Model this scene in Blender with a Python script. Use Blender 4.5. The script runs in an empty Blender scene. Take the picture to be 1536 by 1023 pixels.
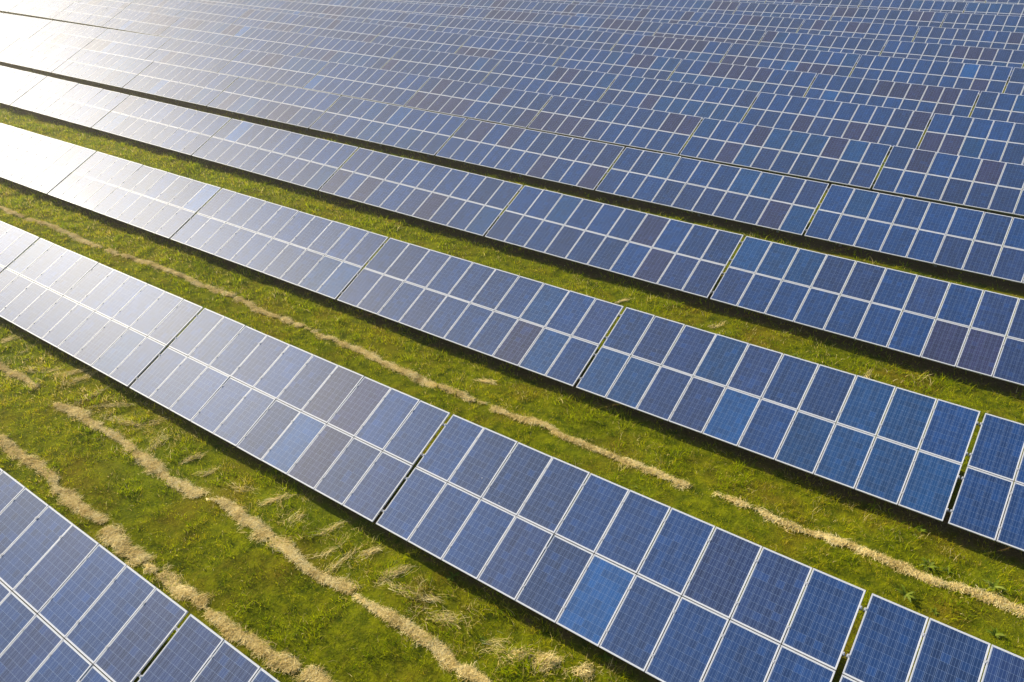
import bpy, math, random
import numpy as np
from mathutils import Matrix, Vector

# ------------------------------------------------------------------ camera, sky, sun, exposure
sc = bpy.context.scene
COL = sc.collection
R = math.radians
CAM_R = (0.815919, 0.577956, -0.015565)
CAM_U = (-0.287324, 0.428693, 0.856544)
CAM_F = (-0.501718, 0.694398, -0.515839)
CAM_H = 13.525
FPX = 1180.76                      # focal length in pixels of the 1536 px wide photograph
cd = bpy.data.cameras.new('camera')
cam = bpy.data.objects.new('camera', cd)
COL.objects.link(cam)
m = Matrix.Identity(4)
for i in range(3):
    m[i][0], m[i][1], m[i][2] = CAM_R[i], CAM_U[i], -CAM_F[i]
m[2][3] = CAM_H
cam.matrix_world = m
cd.sensor_width = 36.0
cd.lens = FPX * 36 / 1536
cd.clip_start = 0.1
cd.clip_end = 6000
sc.camera = cam

SUN_EL, SUN_AZ = 29.5, -89.0       # azimuth clockwise from +Y
w = bpy.data.worlds.new('World')
sc.world = w
w.use_nodes = True
nt = w.node_tree
nt.nodes.clear()
sky = nt.nodes.new('ShaderNodeTexSky')
sky.sky_type = 'NISHITA'
sky.sun_disc = False
sky.sun_elevation = R(SUN_EL)
sky.sun_rotation = R(SUN_AZ)
sky.altitude = 100
sky.air_density = 1.0
sky.dust_density = 1.4
sky.ozone_density = 1.5
bg = nt.nodes.new('ShaderNodeBackground')
bg.inputs['Strength'].default_value = 0.115
wo = nt.nodes.new('ShaderNodeOutputWorld')
nt.links.new(sky.outputs[0], bg.inputs['Color'])
nt.links.new(bg.outputs[0], wo.inputs['Surface'])

sd = bpy.data.lights.new('sun', 'SUN')
sd.energy = 4.4
sd.angle = R(0.8)
sd.color = (1.0, 0.90, 0.69)
sun = bpy.data.objects.new('sun', sd)
COL.objects.link(sun)
sdir = Vector((math.sin(R(SUN_AZ)) * math.cos(R(SUN_EL)), math.cos(R(SUN_AZ)) * math.cos(R(SUN_EL)), math.sin(R(SUN_EL))))
sun.rotation_euler = sdir.to_track_quat('Z', 'Y').to_euler()
sun.location = (-60, 20, 60)

sc.view_settings.view_transform = 'Standard'
sc.view_settings.look = 'None'
sc.view_settings.exposure = 0.82
sc.view_settings.gamma = 1.0
sc.cycles.use_denoising = True
sc.cycles.max_bounces = 6
sc.cycles.diffuse_bounces = 3
sc.cycles.glossy_bounces = 3
sc.cycles.transmission_bounces = 2
sc.cycles.sample_clamp_indirect = 4.0

rng = np.random.default_rng(7)
rnd = random.Random(11)

# ------------------------------------------------------------------ layout of the solar field
PW, PH, GP = 0.99, 1.65, 0.02      # module width, height, seam
NCOL = 10
L = NCOL * PW + (NCOL - 1) * GP
TGAP = 0.1117                      # gap between neighbouring tables
STEP = L + TGAP
S = 2 * PH + GP
TILT = R(23.98)
EDGE_H = 0.52                      # height of the lower panel edge above the turf
# per row: x of the gap's left side, y and z of the lower edge, slope and curve of the terrain along x
ROWS = [(-11.103, 1.595, 0.0, -0.0123, 0.0), (-21.034, 9.211, 0.294, 0.0017, 0.0),
        (-30.377, 16.912, 0.173, 0.0044, 0.0), (-29.360, 24.527, 0.061, -0.0001, 0.0),
        (-28.401, 32.229, -0.016, 0.0030, 0.0), (-27.554, 40.015, -0.165, 0.0051, 0.0),
        (-37.259, 47.751, -0.377, 0.0082, 0.0001), (-46.141, 55.449, -0.537, 0.0070, 0.0001),
        (-45.275, 63.440, -0.554, 0.0130, 0.0001), (-45.081, 70.889, -0.653, 0.0130, 0.0),
        (-44.182, 78.773, -0.652, 0.0170, 0.0), (-33.184, 86.513, -0.508, 0.0210, 0.0),
        (-22.457, 94.314, -0.506, 0.0205, 0.0)]
for k in range(13, 17):
    ROWS.append((-22.457 + 0.85 * (k - 12), 94.314 + 7.76 * (k - 12), -0.506 - 0.02 * (k - 12), 0.0205, 0.0))
NROW = len(ROWS)


def edge_z(k, x):
    x0, y0, z0, sl, q = ROWS[k]
    if k < 6:
        X = np.clip(x, -110, 30)
        return z0 + sl * X
    X = np.clip(x, -90, 25) + 20
    return z0 + sl * X + q * X * X


TBL = np.random.default_rng(99).random((256, 256))


def vnoise(x, y, s, o=0):
    x = np.asarray(x, float) / s + 37.3 * o + 1000
    y = np.asarray(y, float) / s + 91.7 * o + 1000
    xi, yi = np.floor(x).astype(int), np.floor(y).astype(int)
    fx, fy = x - xi, y - yi
    fx = fx * fx * (3 - 2 * fx)
    fy = fy * fy * (3 - 2 * fy)
    a = TBL[xi % 256, yi % 256]
    b = TBL[(xi + 1) % 256, yi % 256]
    c = TBL[xi % 256, (yi + 1) % 256]
    d = TBL[(xi + 1) % 256, (yi + 1) % 256]
    return (a * (1 - fx) + b * fx) * (1 - fy) + (c * (1 - fx) + d * fx) * fy


ROWY = np.array([r[1] for r in ROWS])


def turf_z(x, y):
    """height of the ground without its bumps"""
    x = np.asarray(x, float)
    y = np.asarray(y, float)
    Z = np.array([edge_z(k, x) for k in range(NROW)])
    yy = np.clip(y, ROWY[0], ROWY[-1] - 1e-6)
    i = np.clip(np.searchsorted(ROWY, yy, side='right') - 1, 0, NROW - 2)
    t = (yy - ROWY[i]) / (ROWY[i + 1] - ROWY[i])
    zi = np.take_along_axis(Z, i[None], 0)[0]
    zj = np.take_along_axis(Z, (i + 1)[None], 0)[0]
    return zi * (1 - t) + zj * t - EDGE_H


def ground_z(x, y):
    b = 0.10 * (vnoise(x, y, 1.7, 1) - 0.5) + 0.07 * (vnoise(x, y, 0.7, 2) - 0.5) + 0.035 * (vnoise(x, y, 0.33, 3) - 0.5)
    return turf_z(x, y) + b


def project(p):
    d = np.asarray(p, float) - np.array([0, 0, CAM_H])
    zc = d @ np.array(CAM_F)
    zs = np.where(zc > 0.2, zc, 0.2)
    px = 768 + FPX * (d @ np.array(CAM_R)) / zs
    py = 511.5 - FPX * (d @ np.array(CAM_U)) / zs
    return px, py, zc


# ------------------------------------------------------------------ helpers
def mesh_from(name, verts, faces, mats, smooth=False, attrs=None, mat_idx=None):
    """verts (n,3) array, faces (m,k) int array with constant k or list of tuples"""
    me = bpy.data.meshes.new(name)
    verts = np.asarray(verts, np.float32)
    if isinstance(faces, np.ndarray):
        n, k = faces.shape
        me.vertices.add(len(verts))
        me.vertices.foreach_set('co', verts.ravel())
        me.loops.add(n * k)
        me.loops.foreach_set('vertex_index', faces.astype(np.int32).ravel())
        me.polygons.add(n)
        me.polygons.foreach_set('loop_start', np.arange(0, n * k, k, dtype=np.int32))
        me.polygons.foreach_set('loop_total', np.full(n, k, np.int32))
        me.update(calc_edges=True)
    else:
        me.from_pydata([tuple(v) for v in verts], [], faces)
        me.update()
    for mt in mats:
        me.materials.append(mt)
    if mat_idx is not None:
        me.polygons.foreach_set('material_index', np.asarray(mat_idx, np.int32))
    me.polygons.foreach_set('use_smooth', np.full(len(me.polygons), smooth))
    for an, av in (attrs or {}).items():
        at = me.attributes.new(an, 'FLOAT', 'POINT')
        at.data.foreach_set('value', np.asarray(av, np.float32))
    me.validate()
    return me


def obj(name, me, parent=None, kind=None, label=None, cat=None, group=None):
    o = bpy.data.objects.new(name, me)
    COL.objects.link(o)
    if parent is not None:
        o.parent = parent
    if kind:
        o['kind'] = kind
    if label:
        o['label'] = label
    if cat:
        o['category'] = cat
    if group:
        o['group'] = group
    return o


BOXF = [(0, 3, 2, 1), (4, 5, 6, 7), (0, 1, 5, 4), (1, 2, 6, 5), (2, 3, 7, 6), (3, 0, 4, 7)]


def boxes(lst):
    V, F = [], []
    for (x0, x1, y0, y1, z0, z1) in lst:
        b = len(V)
        V += [(x0, y0, z0), (x1, y0, z0), (x1, y1, z0), (x0, y1, z0), (x0, y0, z1), (x1, y0, z1), (x1, y1, z1), (x0, y1, z1)]
        F += [tuple(b + i for i in f) for f in BOXF]
    return V, F


class NT:
    def __init__(self, name):
        self.m = bpy.data.materials.new(name)
        self.m.use_nodes = True
        self.t = self.m.node_tree
        self.t.nodes.clear()
        self.out = self.t.nodes.new('ShaderNodeOutputMaterial')

    def n(self, typ, **kw):
        x = self.t.nodes.new(typ)
        for k, v in kw.items():
            setattr(x, k, v)
        return x

    def l(self, a, b):
        self.t.links.new(a, b)

    def val(self, sock, v):
        if hasattr(v, 'is_output') or isinstance(v, bpy.types.NodeSocket):
            self.l(v, sock)
        else:
            sock.default_value = v

    def math(self, op, a, b=0.0, c=0.0, clamp=False):
        x = self.n('ShaderNodeMath', operation=op, use_clamp=clamp)
        self.val(x.inputs[0], a)
        self.val(x.inputs[1], b)
        self.val(x.inputs[2], c)
        return x.outputs[0]

    def mix(self, f, a, b, blend='MIX'):
        x = self.n('ShaderNodeMix', data_type='RGBA', blend_type=blend)
        self.val(x.inputs[0], f)
        self.val(x.inputs[6], a if not isinstance(a, tuple) else (*a, 1) if len(a) == 3 else a)
        self.val(x.inputs[7], b if not isinstance(b, tuple) else (*b, 1) if len(b) == 3 else b)
        return x.outputs[2]

    def noise(self, vec, scale, detail=3, rough=0.55):
        x = self.n('ShaderNodeTexNoise')
        if vec is not None:
            self.l(vec, x.inputs['Vector'])
        x.inputs['Scale'].default_value = scale
        x.inputs['Detail'].default_value = detail
        x.inputs['Roughness'].default_value = rough
        return x.outputs[0]

    def ramp(self, f, a, b):
        x = self.n('ShaderNodeMapRange', clamp=True)
        self.l(f, x.inputs[0])
        x.inputs[1].default_value = a
        x.inputs[2].default_value = b
        return x.outputs[0]


# ------------------------------------------------------------------ materials
def cell_material():
    q = NT('polycrystalline_cells')
    tc = q.n('ShaderNodeTexCoord')
    sp = q.n('ShaderNodeSeparateXYZ')
    q.l(tc.outputs['Object'], sp.inputs[0])
    oi = q.n('ShaderNodeObjectInfo')
    cw = (PW - 0.058) / 6.0
    ch = (PH - 0.064) / 10.0
    u = q.math('DIVIDE', q.math('SUBTRACT', sp.outputs[0], 0.029), cw)
    v = q.math('DIVIDE', q.math('SUBTRACT', sp.outputs[1], 0.032), ch)
    fu, fv = q.math('FRACT', u), q.math('FRACT', v)
    iu, iv = q.math('FLOOR', u), q.math('FLOOR', v)

    def line(f, c, wd):
        return q.math('LESS_THAN', q.math('ABSOLUTE', q.math('SUBTRACT', f, c)), wd)
    bus = q.math('MAXIMUM', q.math('MAXIMUM', line(fu, 0.16, 0.0105), line(fu, 0.5, 0.0105)), line(fu, 0.84, 0.0105))
    du = q.math('ABSOLUTE', q.math('SUBTRACT', fu, 0.5))
    dv = q.math('ABSOLUTE', q.math('SUBTRACT', fv, 0.5))
    gap = q.math('MAXIMUM', q.math('GREATER_THAN', du, 0.4885), q.math('GREATER_THAN', dv, 0.492))
    inside = q.math('MULTIPLY', q.math('MULTIPLY', q.math('GREATER_THAN', u, 0.0), q.math('LESS_THAN', u, 6.0)),
                    q.math('MULTIPLY', q.math('GREATER_THAN', v, 0.0), q.math('LESS_THAN', v, 10.0)))
    # a tone for each cell, and one for each column of cells
    cb = q.n('ShaderNodeCombineXYZ')
    q.l(iu, cb.inputs[0])
    q.l(iv, cb.inputs[1])
    q.l(q.math('MULTIPLY', oi.outputs['Random'], 913.0), cb.inputs[2])
    wn = q.n('ShaderNodeTexWhiteNoise', noise_dimensions='3D')
    q.l(cb.outputs[0], wn.inputs['Vector'])
    cb2 = q.n('ShaderNodeCombineXYZ')
    q.l(iu, cb2.inputs[0])
    q.l(q.math('MULTIPLY', oi.outputs['Random'], 311.0), cb2.inputs[2])
    wn2 = q.n('ShaderNodeTexWhiteNoise', noise_dimensions='3D')
    q.l(cb2.outputs[0], wn2.inputs['Vector'])
    # crystal grain
    vo = q.n('ShaderNodeTexVoronoi', feature='F1', distance='EUCLIDEAN')
    q.l(tc.outputs['Object'], vo.inputs['Vector'])
    vo.inputs['Scale'].default_value = 60
    sx = q.n('ShaderNodeSeparateColor')
    q.l(vo.outputs['Color'], sx.inputs[0])
    tone = q.math('ADD', 0.66, q.math('MULTIPLY', wn.outputs['Value'], 0.34))
    tone = q.math('ADD', tone, q.math('MULTIPLY', wn2.outputs['Value'], 0.20))
    tone = q.math('ADD', tone, q.math('MULTIPLY', sx.outputs[0], 0.18))
    base = q.mix(1.0, oi.outputs['Color'], (1, 1, 1), 'MULTIPLY')
    vm = q.n('ShaderNodeVectorMath', operation='SCALE')
    q.l(base, vm.inputs[0])
    q.l(tone, vm.inputs['Scale'])
    # rare brighter blue cells
    spark = q.ramp(wn.outputs['Value'], 0.95, 0.98)
    col = q.mix(q.math('MULTIPLY', spark, 0.18), vm.outputs[0], (0.012, 0.075, 0.28))
    col = q.mix(q.math('MULTIPLY', bus, 0.85), col, (0.15, 0.22, 0.36))
    col = q.mix(gap, col, (0.19, 0.26, 0.40))
    col = q.mix(inside, (0.55, 0.57, 0.60), col)
    # dust film, a little thicker at the lower edge
    dn = q.noise(tc.outputs['Object'], 3.0, 4, 0.6)
    dust = q.math('MULTIPLY', q.ramp(dn, 0.35, 0.8), 0.018)
    low = q.math('MULTIPLY', q.ramp(sp.outputs[1], 0.10, 0.02), 0.05)
    col = q.mix(q.math('ADD', dust, low), col, (0.36, 0.33, 0.28))
    cb3 = q.n('ShaderNodeVectorMath', operation='ADD')
    q.l(tc.outputs['Object'], cb3.inputs[0])
    cb4 = q.n('ShaderNodeCombineXYZ')
    for k_ in range(2):
        q.l(q.math('MULTIPLY', oi.outputs['Random'], (71.0, 37.0)[k_]), cb4.inputs[k_])
    q.l(cb4.outputs[0], cb3.inputs[1])
    vd = q.n('ShaderNodeTexVoronoi', feature='F1')
    q.l(cb3.outputs[0], vd.inputs['Vector'])
    vd.inputs['Scale'].default_value = 1.7
    sd_ = q.n('ShaderNodeSeparateColor')
    q.l(vd.outputs['Color'], sd_.inputs[0])
    dn2 = q.noise(tc.outputs['Object'], 60.0, 2, 0.6)
    spot = q.math('MULTIPLY', q.math('LESS_THAN', q.math('ADD', vd.outputs['Distance'], q.math('MULTIPLY', dn2, 0.02)), 0.032), q.math('GREATER_THAN', sd_.outputs[0], 0.82))
    col = q.mix(q.math('MULTIPLY', spot, 0.7), col, (0.62, 0.62, 0.58))
    bs = q.n('ShaderNodeBsdfPrincipled')
    q.l(col, bs.inputs['Base Color'])
    bs.inputs['Roughness'].default_value = 0.56
    bs.inputs['IOR'].default_value = 1.45
    bs.inputs['Specular IOR Level'].default_value = 0.02
    bs.inputs['Coat Weight'].default_value = 1.0
    rn = q.noise(tc.outputs['Object'], 1.2, 2, 0.5)
    q.l(q.math('ADD', 0.026, q.math('MULTIPLY', rn, 0.02)), bs.inputs['Coat Roughness'])
    bs.inputs['Coat IOR'].default_value = 1.09
    # the dusty, textured solar glass scatters a wide soft sheen towards the sun
    gl = q.n('ShaderNodeBsdfGlossy')
    gl.inputs['Color'].default_value = (0.88, 0.91, 1.0, 1)
    gl.inputs['Roughness'].default_value = 0.52
    mx = q.n('ShaderNodeMixShader')
    mx.inputs[0].default_value = 0.037
    q.l(bs.outputs[0], mx.inputs[1])
    q.l(gl.outputs[0], mx.inputs[2])
    q.l(mx.outputs[0], q.out.inputs[0])
    return q.m


def metal_material(name, c, rough, metallic):
    q = NT(name)
    tc = q.n('ShaderNodeTexCoord')
    nz = q.noise(tc.outputs['Object'], 5.0, 3, 0.6)
    bs = q.n('ShaderNodeBsdfPrincipled')
    col = q.mix(q.ramp(nz, 0.3, 0.75), tuple(0.86 * x for x in c), c)
    q.l(col, bs.inputs['Base Color'])
    bs.inputs['Metallic'].default_value = metallic
    bs.inputs['Roughness'].default_value = rough
    bs.inputs['Specular IOR Level'].default_value = 0.25
    q.l(bs.outputs[0], q.out.inputs[0])
    return q.m


def blade_material(name, cols, trans, attr='tone'):
    """leaf-like two sided material whose colour runs through cols by the blade's own tone"""
    q = NT(name)
    at = q.n('ShaderNodeAttribute', attribute_name=attr)
    cr = q.n('ShaderNodeValToRGB')
    el = cr.color_ramp.elements
    el[0].position, el[0].color = cols[0][0], (*cols[0][1], 1)
    el[1].position, el[1].color = cols[-1][0], (*cols[-1][1], 1)
    for p, c in cols[1:-1]:
        e = el.new(p)
        e.color = (*c, 1)
    q.l(at.outputs['Fac'], cr.inputs[0])
    bs = q.n('ShaderNodeBsdfPrincipled')
    q.l(cr.outputs[0], bs.inputs['Base Color'])
    bs.inputs['Roughness'].default_value = 0.55
    bs.inputs['Specular IOR Level'].default_value = 0.04
    tr = q.n('ShaderNodeBsdfTranslucent')
    q.l(cr.outputs[0], tr.inputs['Color'])
    mx = q.n('ShaderNodeMixShader')
    mx.inputs[0].default_value = trans
    q.l(bs.outputs[0], mx.inputs[1])
    q.l(tr.outputs[0], mx.inputs[2])
    q.l(mx.outputs[0], q.out.inputs[0])
    return q.m


def turf_material():
    q = NT('turf')
    ge = q.n('ShaderNodeNewGeometry')
    P = ge.outputs['Position']
    n1 = q.noise(P, 0.55, 5, 0.62)
    n2 = q.noise(P, 3.2, 5, 0.65)
    n3 = q.noise(P, 17.0, 4, 0.7)
    n4 = q.noise(P, 0.18, 3, 0.5)
    c = q.mix(q.ramp(n2, 0.35, 0.68), (0.040, 0.058, 0.002), (0.190, 0.200, 0.003))
    c = q.mix(q.math('MULTIPLY', q.ramp(n1, 0.48, 0.70), 0.75), c, (0.155, 0.105, 0.008))
    c = q.mix(q.math('MULTIPLY', q.ramp(n4, 0.5, 0.7), 0.5), c, (0.125, 0.165, 0.008))
    c = q.mix(q.math('MULTIPLY', q.ramp(n3, 0.52, 0.75), 0.55), c, (0.20, 0.17, 0.02))
    at = q.n('ShaderNodeAttribute', attribute_name='bare')
    bare = q.ramp(q.math('ADD', at.outputs['Fac'], q.math('MULTIPLY', q.math('SUBTRACT', n2, 0.5), 1.2)), 0.42, 0.72)
    soil = q.mix(q.ramp(n3, 0.35, 0.7), (0.070, 0.042, 0.018), (0.20, 0.125, 0.055))
    c = q.mix(q.math('MULTIPLY', bare, 0.9), c, soil)
    bs = q.n('ShaderNodeBsdfPrincipled')
    q.l(c, bs.inputs['Base Color'])
    bs.inputs['Roughness'].default_value = 0.9
    bs.inputs['Specular IOR Level'].default_value = 0.02
    bp = q.n('ShaderNodeBump')
    bp.inputs['Strength'].default_value = 0.9
    bp.inputs['Distance'].default_value = 0.10
    q.l(q.math('ADD', q.math('MULTIPLY', n2, 0.7), q.math('MULTIPLY', n3, 0.6)), bp.inputs['Height'])
    q.l(bp.outputs[0], bs.inputs['Normal'])
    q.l(bs.outputs[0], q.out.inputs[0])
    return q.m


M_CELL = cell_material()
M_FRAME = metal_material('anodised_frame', (0.56, 0.56, 0.59), 0.55, 0.0)
M_STEEL = metal_material('galvanised_steel', (0.50, 0.51, 0.52), 0.45, 0.6)
M_CLAMP = metal_material('clamp_aluminium', (0.46, 0.46, 0.48), 0.6, 0.0)
M_TURF = turf_material()
M_GRASS = blade_material('grass_blades', [(0.0, (0.030, 0.060, 0.002)), (0.24, (0.165, 0.240, 0.001)), (0.50, (0.520, 0.530, 0.002)),
                                          (0.72, (0.480, 0.360, 0.010)), (0.86, (0.55, 0.42, 0.10)), (1.0, (0.78, 0.64, 0.32))], 0.5)
M_HAY = blade_material('dry_hay', [(0.0, (0.34, 0.23, 0.06)), (0.4, (0.68, 0.50, 0.17)), (0.75, (0.82, 0.65, 0.27)), (1.0, (0.90, 0.77, 0.40))], 0.08)
M_WEED = blade_material('weed_leaf', [(0.0, (0.06, 0.11, 0.008)), (0.5, (0.19, 0.25, 0.018)), (1.0, (0.42, 0.44, 0.11))], 0.4)

# ------------------------------------------------------------------ ground
def axis(pts):
    out = []
    for a, b, st in pts:
        out.append(np.arange(a, b - 1e-6, st))
    out.append(np.array([pts[-1][1]]))
    return np.concatenate(out)


gx = axis([(-2500, -500, 250), (-500, -160, 20), (-160, -60, 4), (-60, -44, 1.0), (-44, 6, 0.2), (6, 40, 2), (40, 200, 20), (200, 2500, 230)])
gy = axis([(-1500, -100, 200), (-100, 0, 10), (0, 4, 0.5), (4, 25, 0.2), (25, 42, 0.5), (42, 130, 1.5), (130, 400, 20), (400, 3000, 260)])
GX, GY = np.meshgrid(gx, gy, indexing='ij')
far = np.clip((np.hypot(GX + 20, GY - 40) - 140) / 200, 0, 1)
GZ = ground_z(GX.ravel(), GY.ravel()).reshape(GX.shape)
GZ = GZ * (1 - far) + far * (-2.5)
# bare, leaf-littered soil in the rain shadow under the tables
ph = np.full(GX.shape, 0.0)
for k in range(NROW):
    t = GY - ROWY[k]
    ph = np.maximum(ph, np.clip(1 - np.abs(t - 0.75) / 1.25, 0, 1))
nx, ny = GX.shape
idx = np.arange(nx * ny).reshape(nx, ny)
GF = np.stack([idx[:-1, :-1], idx[1:, :-1], idx[1:, 1:], idx[:-1, 1:]], -1).reshape(-1, 4)
obj('ground', mesh_from('ground', np.stack([GX, GY, GZ], -1).reshape(-1, 3), GF, [M_TURF], True, {'bare': ph.ravel()}), kind='structure')

# ------------------------------------------------------------------ solar tables
FW, FT = 0.020, 0.040              # frame face and thickness
v, f = boxes([(0, FW, 0, PH, -FT, 0), (PW - FW, PW, 0, PH, -FT, 0), (FW, PW - FW, 0, FW, -FT, -0.0003), (FW, PW - FW, PH - FW, PH, -FT, -0.0003)])
ME_FRAME = mesh_from('panel_frame', v, f, [M_FRAME])
v, f = boxes([(FW, PW - FW, FW, PH - FW, -0.0105, -0.0035)])
ME_CELL = mesh_from('cell_sheet', v, f, [M_CELL])
v, f = boxes([(-0.045, L + 0.045, -0.022, 0.022, -0.105, -FT - 0.002)])
ME_RAIL = mesh_from('mounting_rail', v, f, [M_STEEL])
v, f = boxes([(-0.03, 0.03, -0.05, S - 0.25, -0.185, -0.107)])
ME_RAFTER = mesh_from('rafter', v, f, [M_STEEL])
v, f = boxes([(-0.034, 0.034, -0.026, 0.026, 0.002, 0.008), (-0.006, 0.006, -0.012, 0.012, 0.008, 0.016), (-0.008, 0.008, -0.026, 0.026, -FT, 0.002)])
ME_MID = mesh_from('mid_clamp', v, f, [M_CLAMP])
v, f = boxes([(-0.030, 0.004, -0.030, 0.030, -FT, -0.004), (-0.034, 0.012, -0.022, 0.022, 0.002, 0.009), (-0.030, 0.0, -0.022, 0.022, -0.004, 0.002), (-0.018, -0.008, -0.010, 0.010, 0.009, 0.018)])
ME_END = mesh_from('end_clamp', v, f, [M_CLAMP])


def post_mesh(h):
    w_, t_ = 0.05, 0.006           # a C profile driven into the ground
    v, f = boxes([(-w_, w_, -t_ / 2, t_ / 2, -0.25, h), (-w_, -w_ + t_, t_ / 2, 0.06, -0.25, h - 0.001), (w_ - t_, w_, t_ / 2, 0.06, -0.25, h - 0.001)])
    return mesh_from('support_post', v, f, [M_STEEL])


CT, ST = math.cos(TILT), math.sin(TILT)
POST_S = (1.05, 2.75)              # along the slope
ME_POST = [post_mesh(EDGE_H + s * ST - 0.185 / CT - 0.01) for s in POST_S]

TINTS = {'blue': (0.002, 0.032, 0.126), 'navy': (0.004, 0.027, 0.100), 'teal': (0.001, 0.037, 0.126), 'violet': (0.008, 0.028, 0.100),
         'brown': (0.018, 0.023, 0.072), 'bright': (0.001, 0.056, 0.195)}
PART_LABEL = {'brown': 'brownish purple solar panel among blue ones', 'bright': 'solar panel of brighter blue than its neighbours'}
# panels that stand out in the photograph: (row, table, column, 0 lower / 1 upper)
FIXED = {(1, 1, 6, 0): 'bright', (1, 1, 7, 0): 'brown', (1, 2, 5, 0): 'bright', (1, 2, 3, 0): 'violet', (1, 2, 4, 0): 'navy', (1, 2, 2, 0): 'blue',
         (1, 2, 0, 0): 'blue', (1, 2, 1, 0): 'blue', (1, 2, 6, 0): 'navy', (1, 2, 9, 1): 'blue', (1, 2, 0, 1): 'blue', (1, 2, 1, 1): 'navy',
         (2, 3, 4, 0): 'bright', (2, 2, 7, 0): 'brown', (2, 2, 8, 0): 'teal', (2, 2, 9, 0): 'blue', (2, 2, 1, 1): 'violet', (2, 2, 2, 1): 'violet',
         (2, 3, 0, 0): 'teal', (2, 3, 0, 1): 'navy', (2, 2, 9, 1): 'violet', (2, 2, 2, 0): 'blue', (2, 2, 3, 0): 'violet',
         (3, 3, 0, 1): 'teal', (3, 3, 1, 1): 'teal', (3, 3, 2, 1): 'teal', (3, 3, 3, 1): 'violet', (3, 3, 4, 1): 'violet', (3, 3, 6, 1): 'violet',
         (3, 2, 3, 0): 'violet', (3, 2, 7, 0): 'brown', (3, 2, 0, 0): 'violet', (3, 1, 0, 0): 'brown', (3, 1, 2, 0): 'brown', (3, 1, 4, 0): 'blue',
         (4, 1, 6, 0): 'brown', (4, 1, 9, 0): 'brown', (4, 1, 1, 1): 'brown', (4, 1, 3, 1): 'brown', (4, 2, 8, 0): 'brown', (4, 0, 4, 1): 'violet',
         (5, 0, 9, 0): 'brown', (5, 1, 1, 0): 'brown', (5, 2, 2, 0): 'brown', (5, 1, 4, 1): 'teal', (5, 0, 6, 1): 'brown', (5, 2, 8, 1): 'teal', (1, 2, 2, 1): 'navy', (1, 1, 0, 1): 'navy', (1, 1, 3, 1): 'violet', (1, 1, 5, 1): 'violet', (1, 3, 0, 1): 'blue'}


def in_front(k, xa, xb):
    """share of a table's sample points inside the photograph"""
    xs, us = np.meshgrid(np.linspace(xa, xb, 21), np.linspace(0.05, S - 0.05, 9))
    xs, us = xs.ravel(), us.ravel()
    p = np.stack([xs, ROWY[k] + us * CT, edge_z(k, xs) + us * ST], -1)
    px, py, zc = project(p)
    inn = (px > 0) & (px < 1536) & (py > 0) & (py < 1023) & (zc > 1)
    near = (px > -150) & (px < 1640) & (py > -24) & (py < 1180) & (zc > 1)
    return inn.mean(), near.mean(), np.median(px), np.median(py)


ORD = ['first', 'second', 'third', 'fourth', 'fifth', 'sixth', 'seventh', 'eighth', 'ninth', 'tenth', 'eleventh', 'twelfth',
       'thirteenth', 'fourteenth', 'fifteenth', 'sixteenth', 'seventeenth', 'eighteenth', 'nineteenth', 'twentieth']


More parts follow.
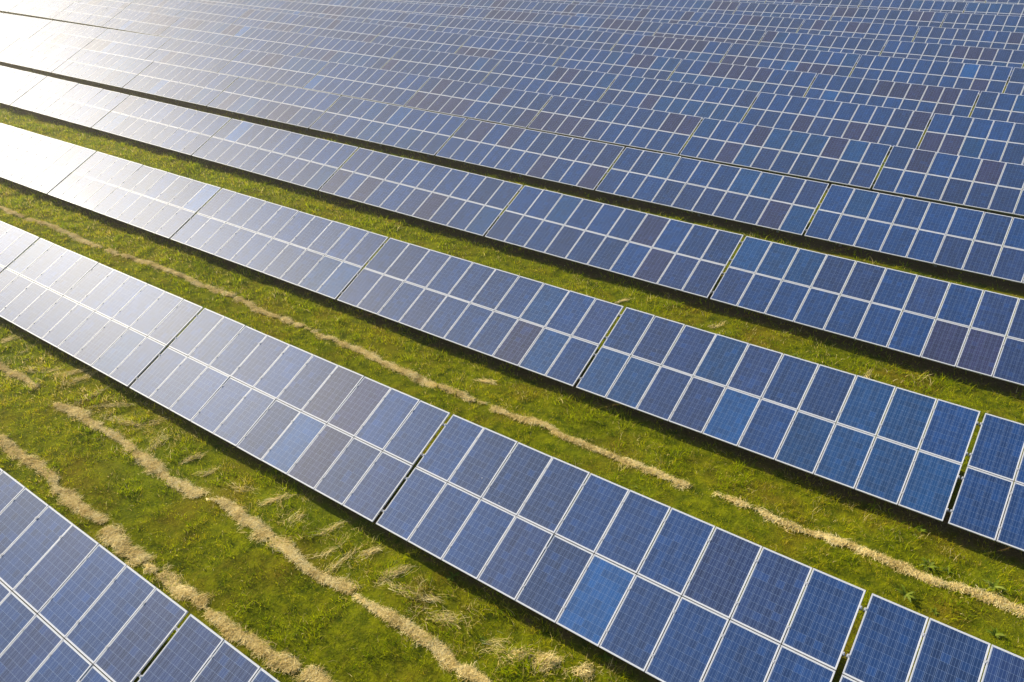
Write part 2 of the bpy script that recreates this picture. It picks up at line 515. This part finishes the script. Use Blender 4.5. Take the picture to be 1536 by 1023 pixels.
def make_table(k, j, xa, label, group):
    xb = xa + L
    za, zb = float(edge_z(k, xa)), float(edge_z(k, xb))
    slope = math.atan2(zb - za, L)
    root = bpy.data.objects.new('solar_table', None)
    COL.objects.link(root)
    root.empty_display_size = 0.3
    root.location = (xa, ROWY[k], za - EDGE_H)
    root.rotation_euler = (0, -slope, 0)
    root['label'] = label
    root['category'] = 'solar table'
    root['group'] = group
    fine = k <= 4
    prev = 'blue'
    trun = {}
    for lvl in (0, 1):
        for c in range(NCOL):
            pr = rnd.random()
            if rnd.random() < (0.2 if k < 4 else 0.4) and c:
                tint = prev
            else:
                br = 0.005 if k < 3 else 0.02 if k < 5 else 0.11
                tint = ('brown' if pr < br else 'bright' if pr < br + 0.012 else 'teal' if pr < br + 0.13 else 'violet' if pr < br + 0.33 else
                        'navy' if pr < br + 0.55 else 'blue')
                if tint == 'bright':
                    tint = 'bright'
            prev = tint if tint != 'bright' else 'blue'
            tint = FIXED.get((k, j, c, lvl), tint)
            s0 = lvl * (PH + GP)
            p = bpy.data.objects.new('solar_panel', ME_FRAME)
            COL.objects.link(p)
            p.parent = root
            p.location = (c * (PW + GP), s0 * CT, EDGE_H + s0 * ST)
            p.rotation_euler = (TILT + R(rnd.gauss(0, 0.17)), R(rnd.gauss(0, 0.17)), 0)
            if tint in PART_LABEL:
                p['label'] = PART_LABEL[tint]
            cs = bpy.data.objects.new('cell_sheet', ME_CELL)
            COL.objects.link(cs)
            cs.parent = p
            g = 0.88 + 0.24 * rnd.random()
            b = TINTS[tint]
            cs.color = (b[0] * g * (0.9 + 0.2 * rnd.random()), b[1] * g, b[2] * g, 1)
    for lvl in (0, 1):
        for q in (0.21, 0.79):
            s0 = lvl * (PH + GP) + q * PH
            r_ = bpy.data.objects.new('mounting_rail', ME_RAIL)
            COL.objects.link(r_)
            r_.parent = root
            r_.location = (0, s0 * CT, EDGE_H + s0 * ST)
            r_.rotation_euler = (TILT, 0, 0)
            if fine:
                for c in range(NCOL + 1):
                    e = c in (0, NCOL)
                    cl = bpy.data.objects.new('end_clamp' if e else 'mid_clamp', ME_END if e else ME_MID)
                    COL.objects.link(cl)
                    cl.parent = root
                    xx = 0 if c == 0 else L if c == NCOL else c * (PW + GP) - GP / 2
                    cl.location = (xx, s0 * CT, EDGE_H + s0 * ST)
                    cl.rotation_euler = (TILT, 0, 0) if c < NCOL else (-TILT, 0, math.pi)
    for xx in (1.3, L / 2, L - 1.3):
        rf = bpy.data.objects.new('rafter', ME_RAFTER)
        COL.objects.link(rf)
        rf.parent = root
        rf.location = (xx, 0.12 * CT, EDGE_H + 0.12 * ST)
        rf.rotation_euler = (TILT, 0, 0)
        for s, me in zip(POST_S, ME_POST):
            po = bpy.data.objects.new('support_post', me)
            COL.objects.link(po)
            po.parent = root
            po.location = (xx, s * CT, 0)
    return root


n_tables = 0
for k in range(NROW):
    x0 = ROWS[k][0]
    cand = []
    for j in range(-14, 14):
        xa = x0 + (j - 1) * STEP + TGAP
        sh, near, px, py = in_front(k, xa, xa + L)
        if near > 0.02:
            cand.append((j, xa, sh, px, py))
    vis = [c for c in cand if c[2] > 0.012]
    nv = len(vis)
    # bare turf in front of the table, or hidden rows: the row is told by its count from the bottom of the picture
    rowname = ('nearest row, cut by the bottom left corner' if k == 0 else '%s row from the bottom' % ORD[k])
    for (j, xa, sh, px, py) in cand:
        if sh > 0.012:
            i = [c[0] for c in vis][::-1].index(j)           # 0 = rightmost
            glare = ('sun-whitened ' if px < 330 and py < 420 else 'pale, glaring ' if px < 560 and py < 560 else 'dark blue ' if px > 1050 else 'blue ')
            if nv == 1:
                pos = 'only one'
            elif i == 0:
                pos = 'rightmost'
            elif i == nv - 1:
                pos = 'leftmost'
            else:
                pos = ORD[i] + ' from right'
            lab = '%ssolar table, %s in the %s' % (glare, pos, rowname)
        else:
            lab = 'solar table of the %s row, standing beyond the %s of the picture' % (ORD[k], 'left edge' if px < 0 else 'right edge' if px > 1536 else 'top edge' if py < 100 else 'bottom edge')
        make_table(k, j, xa, lab, 'tables of the %s row of the solar field' % ORD[k])
        n_tables += 1

# ------------------------------------------------------------------ grass
def hay_poly(pts):
    return np.array(pts, float) * 0.981


WIND = {
    'A': ([[(-23.6, 6.05), (-20.55, 6.03), (-18.56, 5.87), (-16.91, 5.83), (-15.76, 5.66), (-15.13, 5.7), (-13.9, 5.68), (-12.98, 5.74), (-11.87, 5.62), (-10.61, 5.67), (-9.72, 5.8), (-8.0, 5.89), (-6.5, 5.85)]], 0.15,
          'straw windrow lying closest to the nearest solar row, bottom left', 'hay row'),
    'B': ([[(-29.0, 7.95), (-26.95, 7.99), (-26.15, 8.04), (-24.68, 8.1)],
           [(-23.07, 7.95), (-22.02, 8.01), (-20.19, 7.99), (-18.63, 7.96), (-17.06, 7.84), (-15.7, 7.92), (-15.0, 8.01), (-14.0, 7.96), (-12.84, 7.93), (-11.87, 7.81), (-10.61, 7.83), (-9.74, 7.8), (-8.88, 7.81), (-7.7, 7.83), (-7.4, 7.75), (-6.96, 7.72), (-6.4, 7.75)]], 0.15,
          'broken straw windrow along the middle of the widest grass aisle at the front', 'hay row'),
    'D': ([[(-46.0, 15.4), (-41.23, 15.42), (-37.99, 15.53), (-34.85, 15.55), (-32.22, 15.57), (-29.77, 15.75), (-27.27, 15.76), (-25.15, 15.77), (-22.62, 15.64), (-20.8, 15.65), (-18.72, 15.63), (-17.07, 15.58), (-15.44, 15.45), (-14.33, 15.49), (-13.23, 15.47), (-12.02, 15.43), (-10.92, 15.44), (-9.88, 15.6), (-9.42, 15.49), (-8.17, 15.43), (-7.17, 15.52), (-5.99, 15.56), (-5.06, 15.62), (-4.32, 15.6), (-3.42, 15.54), (-2.61, 15.62), (-1.81, 15.63), (-0.89, 15.66), (-0.37, 15.66), (0.07, 15.63), (0.43, 15.66), (0.75, 15.8), (1.74, 15.87), (2.21, 15.86), (4.5, 15.9)]], 0.115,
          'long straw windrow in the aisle between the second and third solar rows', 'hay row'),
}


def resample(pl, st):
    p = hay_poly(pl)
    d = np.r_[0, np.cumsum(np.hypot(*np.diff(p, axis=0).T))]
    n = max(3, int(d[-1] / st))
    t = np.linspace(0, d[-1], n)
    return np.stack([np.interp(t, d, p[:, 0]), np.interp(t, d, p[:, 1])], -1), t


def hay_cover(x, y):
    """distance to the nearest windrow line, for keeping green blades off it"""
    best = np.full(x.shape, 9.0)
    for key, (segs, wd, _, _) in WIND.items():
        for s in segs:
            p, _ = resample(s, 0.6)
            sel = (y > p[:, 1].min() - 1) & (y < p[:, 1].max() + 1) & (x > p[:, 0].min() - 0.3) & (x < p[:, 0].max() + 0.3)
            if sel.any():
                yy = np.interp(x[sel], p[:, 0], p[:, 1])
                best[sel] = np.minimum(best[sel], np.abs(y[sel] - yy) / wd)
    return best


def blades(x, y, z, h, wdt, lean, tone, seg=2, dirs=None):
    """ribbon blades: seg quads each, narrowing to the tip and bending over"""
    n = len(x)
    th = rng.random(n) * 2 * np.pi if dirs is None else dirs
    fac = rng.random(n) * 2 * np.pi
    lv = np.arange(seg + 1) / seg
    rise = h[:, None] * lv * np.sqrt(np.clip(1 - (lean[:, None] * lv) ** 2 * 0.55, 0.08, 1))
    out = h[:, None] * lean[:, None] * lv ** 1.6
    cx = x[:, None] + out * np.cos(th)[:, None]
    cy = y[:, None] + out * np.sin(th)[:, None]
    cz = z[:, None] + rise
    hw = wdt[:, None] * (1 - 0.8 * lv ** 1.4) * 0.5
    ox, oy = hw * np.cos(fac)[:, None], hw * np.sin(fac)[:, None]
    a = np.stack([cx - ox, cy - oy, cz], -1)
    b = np.stack([cx + ox, cy + oy, cz], -1)
    V = np.stack([a, b], 2).reshape(n, -1, 3)
    base = (np.arange(n) * (2 * (seg + 1)))[:, None]
    F = []
    for i in range(seg):
        F.append(np.stack([base[:, 0] + 2 * i, base[:, 0] + 2 * i + 1, base[:, 0] + 2 * i + 3, base[:, 0] + 2 * i + 2], -1))
    F = np.concatenate(F)
    T = np.repeat(tone, 2 * (seg + 1))
    return V.reshape(-1, 3), F, T


def seen(x, y, z, mx=70):
    px, py, zc = project(np.stack([x, y, z], -1))
    return (px > -mx) & (px < 1536 + mx) & (py > -mx) & (py < 1023 + mx) & (zc > 1)


VV, FF, TT = [], [], []
nb = 0


def add(V, F, T):
    global nb
    VV.append(V)
    FF.append(F + nb)
    TT.append(T)
    nb += len(V)


AISLES = [(0, -31, 3, 430), (1, -50, 7, 330), (2, -66, 9, 190), (3, -74, 9, 80), (4, -80, 8, 40)]
for k, xa, xb, dens in AISLES:
    y0, y1 = ROWY[k] + 2.0, ROWY[k + 1] + 2.6
    n = int((xb - xa) * (y1 - y0) * dens)
    x = rng.uniform(xa, xb, n)
    y = rng.uniform(y0, y1, n)
    # clumps: pull some blades towards clump centres
    cxn = np.floor(x / 0.22) + rng.random(n) * 0.0
    z = turf_z(x, y)
    ok = seen(x, y, z)
    x, y = x[ok], y[ok]
    t = y - ROWY[k + 1]                                # distance to the next row's lower edge
    hv = hay_cover(x, y)
    under = np.clip(1 - np.abs(t - 0.75) / 1.25, 0, 1)
    patch = vnoise(x, y, 1.6, 5)
    clump = vnoise(x, y, 0.28, 6)
    keep = (rng.random(len(x)) < np.clip(0.02 + 1.5 * clump, 0, 1)) & (rng.random(len(x)) > 0.75 * under) & (rng.random(len(x)) < np.clip(hv * 0.6 + 0.12, 0.30, 1))
    x, y, t, under, patch, clump, hv = x[keep], y[keep], t[keep], under[keep], patch[keep], clump[keep], hv[keep]
    z = ground_z(x, y) - 0.01
    # mown short in the middle of the aisle, rough and tufty before the next row
    rough = np.clip(1 - np.abs(t + 0.6) / 1.3, 0, 1)
    h = (0.04 + 0.06 * rng.random(len(x))) * (0.5 + 1.5 * clump ** 1.5) + rough * (0.02 + 0.16 * rng.random(len(x)) * (vnoise(x, y, 0.45, 8) > 0.5))
    dist = np.hypot(x, y)
    wd = (0.008 + 0.006 * rng.random(len(x))) * np.clip(dist / 17, 1, 2.6)
    olive = vnoise(x, y, 2.3, 9)
    tone = 0.16 + 0.42 * rng.random(len(x)) + 0.40 * (olive - 0.5) + 0.30 * (patch - 0.5) + 0.60 * (vnoise(x, y, 0.15, 14) - 0.5)
    lush = (vnoise(x, y, 0.8, 12) + 0.35 * (vnoise(x, y, 0.2, 15) - 0.5)) > 0.70
    tone = np.where(lush, 0.18 + 0.30 * rng.random(len(x)), tone)
    h = np.where(lush, h * 1.3 + 0.03, h)
    wd = np.where(lush, wd * 1.5, wd)
    tall = (rng.random(len(x)) < 0.05) & (t > -3.0)
    h = np.where(tall, 0.13 + 0.14 * rng.random(len(x)), h)
    wd = np.where(tall, wd * 0.7, wd)
    tone = np.where(tall, 0.5 + 0.35 * rng.random(len(x)), tone)
    streak = vnoise(x + 0.7 * y, y * 0.35, 0.30, 33) * 0.6 + vnoise(x, y, 0.14, 34) * 0.4
    dry = rng.random(len(x)) < (0.04 + 0.75 * np.clip(rough * 1.3, 0, 1) * np.clip((streak - 0.52) * 6, 0, 1) * (0.9 if k == 0 else 0.35)
                                + 0.55 * np.exp(-((hv - 1.0) / 0.75) ** 2) * np.clip((vnoise(x, y, 0.18, 35) - 0.25) * 3, 0, 1))
    tone = np.where(dry, 0.82 + 0.18 * rng.random(len(x)), tone)
    lean = 0.35 + 0.9 * rng.random(len(x))
    V, F, T = blades(x, y, z, h, wd, lean, np.clip(tone, 0, 1), 2)
    add(V, F, T)
obj('grass', mesh_from('grass', np.concatenate(VV), np.concatenate(FF), [M_GRASS], False, {'tone': np.concatenate(TT)}), kind='stuff',
    label='yellow green mown grass filling the aisles between the solar rows', cat='grass')


# ------------------------------------------------------------------ hay
def straws(n, x, y, z, ln, pitch, ang, wd, tone):
    """thin flat stalks, bent once in the middle"""
    dx, dy = np.cos(ang) * np.cos(pitch) * ln / 2, np.sin(ang) * np.cos(pitch) * ln / 2
    dz = np.sin(pitch) * ln / 2
    kx, ky = -np.sin(ang), np.cos(ang)
    bend = rng.normal(0, 0.14, n) * ln
    lift = rng.random(n) * 0.02 + 0.006
    P0 = np.stack([x - dx, y - dy, z - dz], -1)
    P1 = np.stack([x + kx * bend, y + ky * bend, z + lift], -1)
    P2 = np.stack([x + dx, y + dy, z + dz], -1)
    tw = rng.normal(0, 0.45, n)
    o = np.stack([kx * np.cos(tw) * wd / 2, ky * np.cos(tw) * wd / 2, np.sin(tw) * wd / 2], -1)
    V = np.stack([P0 - o, P0 + o, P1 - o, P1 + o, P2 - o * 0.5, P2 + o * 0.5], 1).reshape(-1, 3)
    b = np.arange(n) * 6
    F = np.concatenate([np.stack([b, b + 1, b + 3, b + 2], -1), np.stack([b + 2, b + 3, b + 5, b + 4], -1)])
    return V, F, np.repeat(tone, 6)


for key, (segs, wd, lab, cat) in WIND.items():
    VV, FF, TT, nb = [], [], [], 0
    for si, s in enumerate(segs):
        p, t = resample(s, 0.09)
        n = len(p)
        # the raked mound: a ragged low ridge sunk into the turf
        wl = wd * (0.55 + 0.75 * vnoise(t, t * 0 + si, 0.55, 21)) * np.minimum(1, np.minimum(t, t[-1] - t) / 0.5 + 0.15)
        wr = wd * (0.55 + 0.75 * vnoise(t, t * 0 + si + 50, 0.5, 22)) * np.minimum(1, np.minimum(t, t[-1] - t) / 0.5 + 0.15)
        thin = vnoise(t, t * 0 + si, 1.1, 23)
        wl, wr = wl * np.where(thin < 0.22, 0.5, 1), wr * np.where(thin < 0.22, 0.5, 1)
        cy = p[:, 1] + 0.16 * (vnoise(t, t * 0, 0.9, 24) - 0.5)
        prof = np.linspace(-1.25, 1.25, 13)
        X = np.repeat(p[:, 0][:, None], 13, 1) + 0.02 * (rng.random((n, 13)) - 0.5)
        Y = cy[:, None] + np.where(prof < 0, prof * wl[:, None], prof * wr[:, None])
        hh = (0.022 + 0.022 * vnoise(t, t * 0, 0.4, 25))[:, None] * (1 - prof ** 2) - 0.020
        hh = hh - 0.036 + 0.075 * (vnoise(X, Y, 0.20, 26) - 0.5) + 0.05 * (vnoise(X, Y, 0.07, 28) - 0.5)
        Z = ground_z(X.ravel(), Y.ravel()).reshape(X.shape) + hh
        ii = np.arange(n * 13).reshape(n, 13)
        F = np.stack([ii[:-1, :-1], ii[1:, :-1], ii[1:, 1:], ii[:-1, 1:]], -1).reshape(-1, 4)
        tn = np.clip(0.0 + 0.9 * vnoise(X, Y, 0.22, 27) + 0.3 * (vnoise(X, Y, 0.07, 31) - 0.5), 0, 1).ravel()
        add(np.stack([X, Y, Z], -1).reshape(-1, 3), F, tn)
        # stalks over it, thick on top and feathering out at the sides
        m_ = int(t[-1] * (1700 if key != 'D' else 1100))
        i = rng.integers(0, n, m_)
        q = rng.normal(0, 0.9, m_) * (0.5 + 1.3 * rng.random(m_) ** 2)
        keep_ = vnoise(p[i, 0], cy[i] + q * wd, 0.26, 29) * 0.7 + vnoise(p[i, 0], cy[i] + q * wd, 0.09, 30) * 0.3 + 0.24 * (1 - np.abs(q)) > 0.50
        i, q = i[keep_], q[keep_]
        m_ = len(i)
        hx = p[i, 0] + rng.normal(0, 0.05, m_)
        hy = cy[i] + np.where(q < 0, q * wl[i], q * wr[i])
        top = (0.022 * np.clip(1 - q ** 2, 0, 1) + 0.018 + 0.02 * rng.random(m_))
        hz = ground_z(hx, hy) + top
        ln = 0.07 + 0.22 * rng.random(m_) ** 2
        sw = (0.0035 + 0.0045 * rng.random(m_)) * (1.0 if key != 'D' else 1.2)
        ang = rng.normal(1.2, 0.9, m_)
        tn = np.clip(rng.normal(0.35, 0.24, m_) + 0.5 * vnoise(hx, hy, 0.25, 32), 0, 1)
        V, F, T = straws(m_, hx, hy, hz, ln, rng.normal(0, 0.12, m_), ang, sw, tn)
        add(V, F, T)
    obj('hay_windrow', mesh_from('hay_windrow', np.concatenate(VV), np.concatenate(FF), [M_HAY], False, {'tone': np.concatenate(TT)}),
        label=lab, cat=cat, group='rows of raked hay')

# loose wisps the mower left in front of the second row
WISPS = [(-6.7, 8.57), (-8.63, 8.86), (-7.93, 8.68), (-9.95, 8.84), (-11.08, 8.56), (-15.34, 8.7), (-14.11, 8.79), (-13.05, 8.75), (-12.27, 9.0), (-11.81, 8.5), (-28.5, 9.03), (-27.38, 8.87), (-25.93, 8.97), (-25.16, 8.85), (-24.42, 8.97), (-23.78, 9.07), (-21.54, 8.74), (-20.85, 8.67), (-20.4, 8.7), (-19.79, 8.88), (-18.55, 8.58),
         (-17.4, 8.75), (-16.5, 8.6), (-10.6, 8.9), (-9.3, 8.6), (-22.6, 8.9),  (-13.2, 16.5), (-3.1, 23.6), (-8.2, 24.0), (-12.1, 23.9), (-26.2, 21.2), (-22.9, 21.0), (-19.2, 20.6)]
VV, FF, TT, nb = [], [], [], 0
for (hx, hy) in WISPS:
    hx, hy = hx * 0.981, hy * 0.981
    a0 = rng.normal(0.9, 0.6)
    hx, hy = hx + rng.normal(0, 0.12), hy + rng.normal(0, 0.15)
    ln0 = 0.25 + 0.5 * rng.random() ** 1.5
    m_ = int(50 + 120 * rng.random() ** 1.3)
    al = rng.normal(0, 0.5, m_) * ln0
    ac = rng.normal(0, 0.5, m_) * (0.06 + 0.16 * rng.random()) + float(np.clip(rng.normal(0, 0.2), -0.3, 0.3)) * al ** 2 / ln0
    x = hx + al * np.cos(a0) - ac * np.sin(a0)
    y = hy + al * np.sin(a0) + ac * np.cos(a0)
    z = ground_z(x, y) + 0.004 + 0.035 * rng.random(m_)
    sc_ = 1.0 if hy < 12 else 1.5
    V, F, T = straws(m_, x, y, z, 0.16 + 0.25 * rng.random(m_), rng.normal(0, 0.3, m_), a0 + rng.normal(0, 0.38, m_), (0.0035 + 0.0045 * rng.random(m_)) * sc_, np.clip(rng.normal(0.62, 0.2, m_), 0, 1))
    add(V, F, T)
obj('loose_hay', mesh_from('loose_hay', np.concatenate(VV), np.concatenate(FF), [M_HAY], False, {'tone': np.concatenate(TT)}), kind='stuff',
    label='loose wisps of dry straw scattered over the rough grass before the rows', cat='hay')


# two upright bleached tufts
def tuft(x, y, n, h, lab):
    x, y, h = x * 0.981, y * 0.981, h * 0.75
    xx = x + rng.normal(0, 0.10, n)
    yy = y + rng.normal(0, 0.13, n)
    xx = xx + 0.5 * (yy - y)
    rr = np.hypot(xx - x, yy - y) / 0.24
    zz = ground_z(xx, yy) + h * 0.5 * np.clip(1 - rr ** 2, 0.05, 1) * (0.4 + 0.7 * rng.random(n))
    V, F, T = straws(n, xx, yy, zz, 0.12 + 0.20 * rng.random(n), rng.normal(0, 0.45, n), rng.normal(1.1, 0.8, n), 0.005 + 0.006 * rng.random(n), np.clip(rng.normal(0.6, 0.2, n), 0, 1))
    V = V - np.array([x, y, float(ground_z(np.array([x]), np.array([y]))[0])])
    o = obj('straw_tuft', mesh_from('straw_tuft', V, F, [M_HAY], False, {'tone': T}), label=lab, cat='dry grass', group='bleached grass tufts')
    o.location = (x, y, float(ground_z(np.array([x]), np.array([y]))[0]))


tuft(-6.2, 8.63, 210, 0.26, 'bleached tuft of dead grass, left one of the pair at bottom centre')
tuft(-5.64, 8.82, 280, 0.32, 'bleached tuft of dead grass, right one of the pair at bottom centre')
tuft(-4.90, 9.02, 130, 0.22, 'bleached tuft of dead grass cut by the bottom edge, right of the pair')

# broadleaf weeds
WEEDS = [(-8.65, 9.48, 0.24, 'dark leafy weed half under the front edge of the second row', 0.25),
         (-10.10, 9.06, 0.15, 'small grey green weed among straw left of the dark leafy weed', 0.8),
         (-7.06, 8.52, 0.20, 'bright green low weed left of the bleached tufts', 0.45),
         (-4.71, 9.54, 0.26, 'spiky weed under the second row near the bottom edge', 0.35),
         (-0.02, 14.88, 0.34, 'large pale weed behind the gap at the right end of the second row', 0.75),
         (0.21, 16.07, 0.32, 'feathery pale weed on the straw windrow at far right', 0.7),
         (0.62, 16.17, 0.24, 'smaller pale weed right of the feathery one, beyond the windrow', 0.6),
         (1.55, 16.22, 0.34, 'large pale weed by the right edge, beyond the windrow', 0.75),
         (1.77, 14.82, 0.26, 'leafy weed at the right edge right behind the second row', 0.6),
         (0.61, 14.76, 0.16, 'small weed peeping over the top edge of the second row at right', 0.6),
         (-6.73, 14.76, 0.18, 'small pale weed at the top edge of the second row, mid picture', 0.65),
         (-0.18, 17.17, 0.20, 'grey green weed in front of the third row at right', 0.6),
         (-5.3, 23.6, 0.26, 'grey thistle in front of the fourth row at right', 0.9)]
for (x, y, r_, lab, tn) in WEEDS:
    x, y, tn, r_ = x * 0.981, y * 0.981, tn * 0.65, r_ * 0.88
    nl = rnd.randint(9, 15)
    V, F, T = [], [], []
    for i in range(nl):
        a = i * 2.399 + rnd.uniform(-0.9, 0.9)
        ln = r_ * rnd.uniform(0.35, 1.15)
        up = rnd.uniform(0.35, 1.0)
        wdl = ln * rnd.uniform(0.07, 0.12)
        b = len(V)
        tone = min(1, max(0, tn + rnd.uniform(-0.2, 0.2)))
        ns = 6
        for s in range(ns + 1):
            q = s / ns
            rr = ln * q * (1 - 0.18 * q)
            zz = 0.02 + ln * up * (q - 0.72 * q * q)
            hw = wdl * math.sin(math.pi * min(1, 0.12 + 0.88 * q) ** 0.8) * (1.15 if s % 2 else 0.85) + 0.002
            ca, sa = math.cos(a), math.sin(a)
            V += [(rr * ca - hw * sa, rr * sa + hw * ca, zz + hw * 0.35), (rr * ca, rr * sa, zz - 0.002), (rr * ca + hw * sa, rr * sa - hw * ca, zz + hw * 0.35)]
            T += [tone, min(1, tone + 0.12), tone]
        for s in range(ns):
            c0 = b + 3 * s
            F += [(c0, c0 + 1, c0 + 4, c0 + 3), (c0 + 1, c0 + 2, c0 + 5, c0 + 4)]
    o = obj('weed_plant', mesh_from('weed_plant', V, F, [M_WEED], True, {'tone': T}), label=lab, cat='weed', group='broadleaf weeds in the aisles')
    o.location = (x, y, float(ground_z(np.array([x]), np.array([y]))[0]))

# ------------------------------------------------------------------ thin volume added to imitate lens veil towards the sun
q = NT('veil_volume')
pv = q.n('ShaderNodeVolumePrincipled')
pv.inputs['Color'].default_value = (1.0, 0.93, 0.80, 1)
pv.inputs['Density'].default_value = 0.0012  # added scattering that washes out the sun side like veiling flare
pv.inputs['Anisotropy'].default_value = 0.74
q.l(pv.outputs[0], q.out.inputs['Volume'])
v, f = boxes([(-260, 140, -40, 260, -9.0, CAM_H + 2.5)])
obj('veil_haze', mesh_from('veil_haze', v, f, [q.m]), kind='stuff', label='thin warm volume added to imitate lens veil towards the low sun', cat='veil_haze')
sc.cycles.volume_bounces = 0
print('TABLES', n_tables)
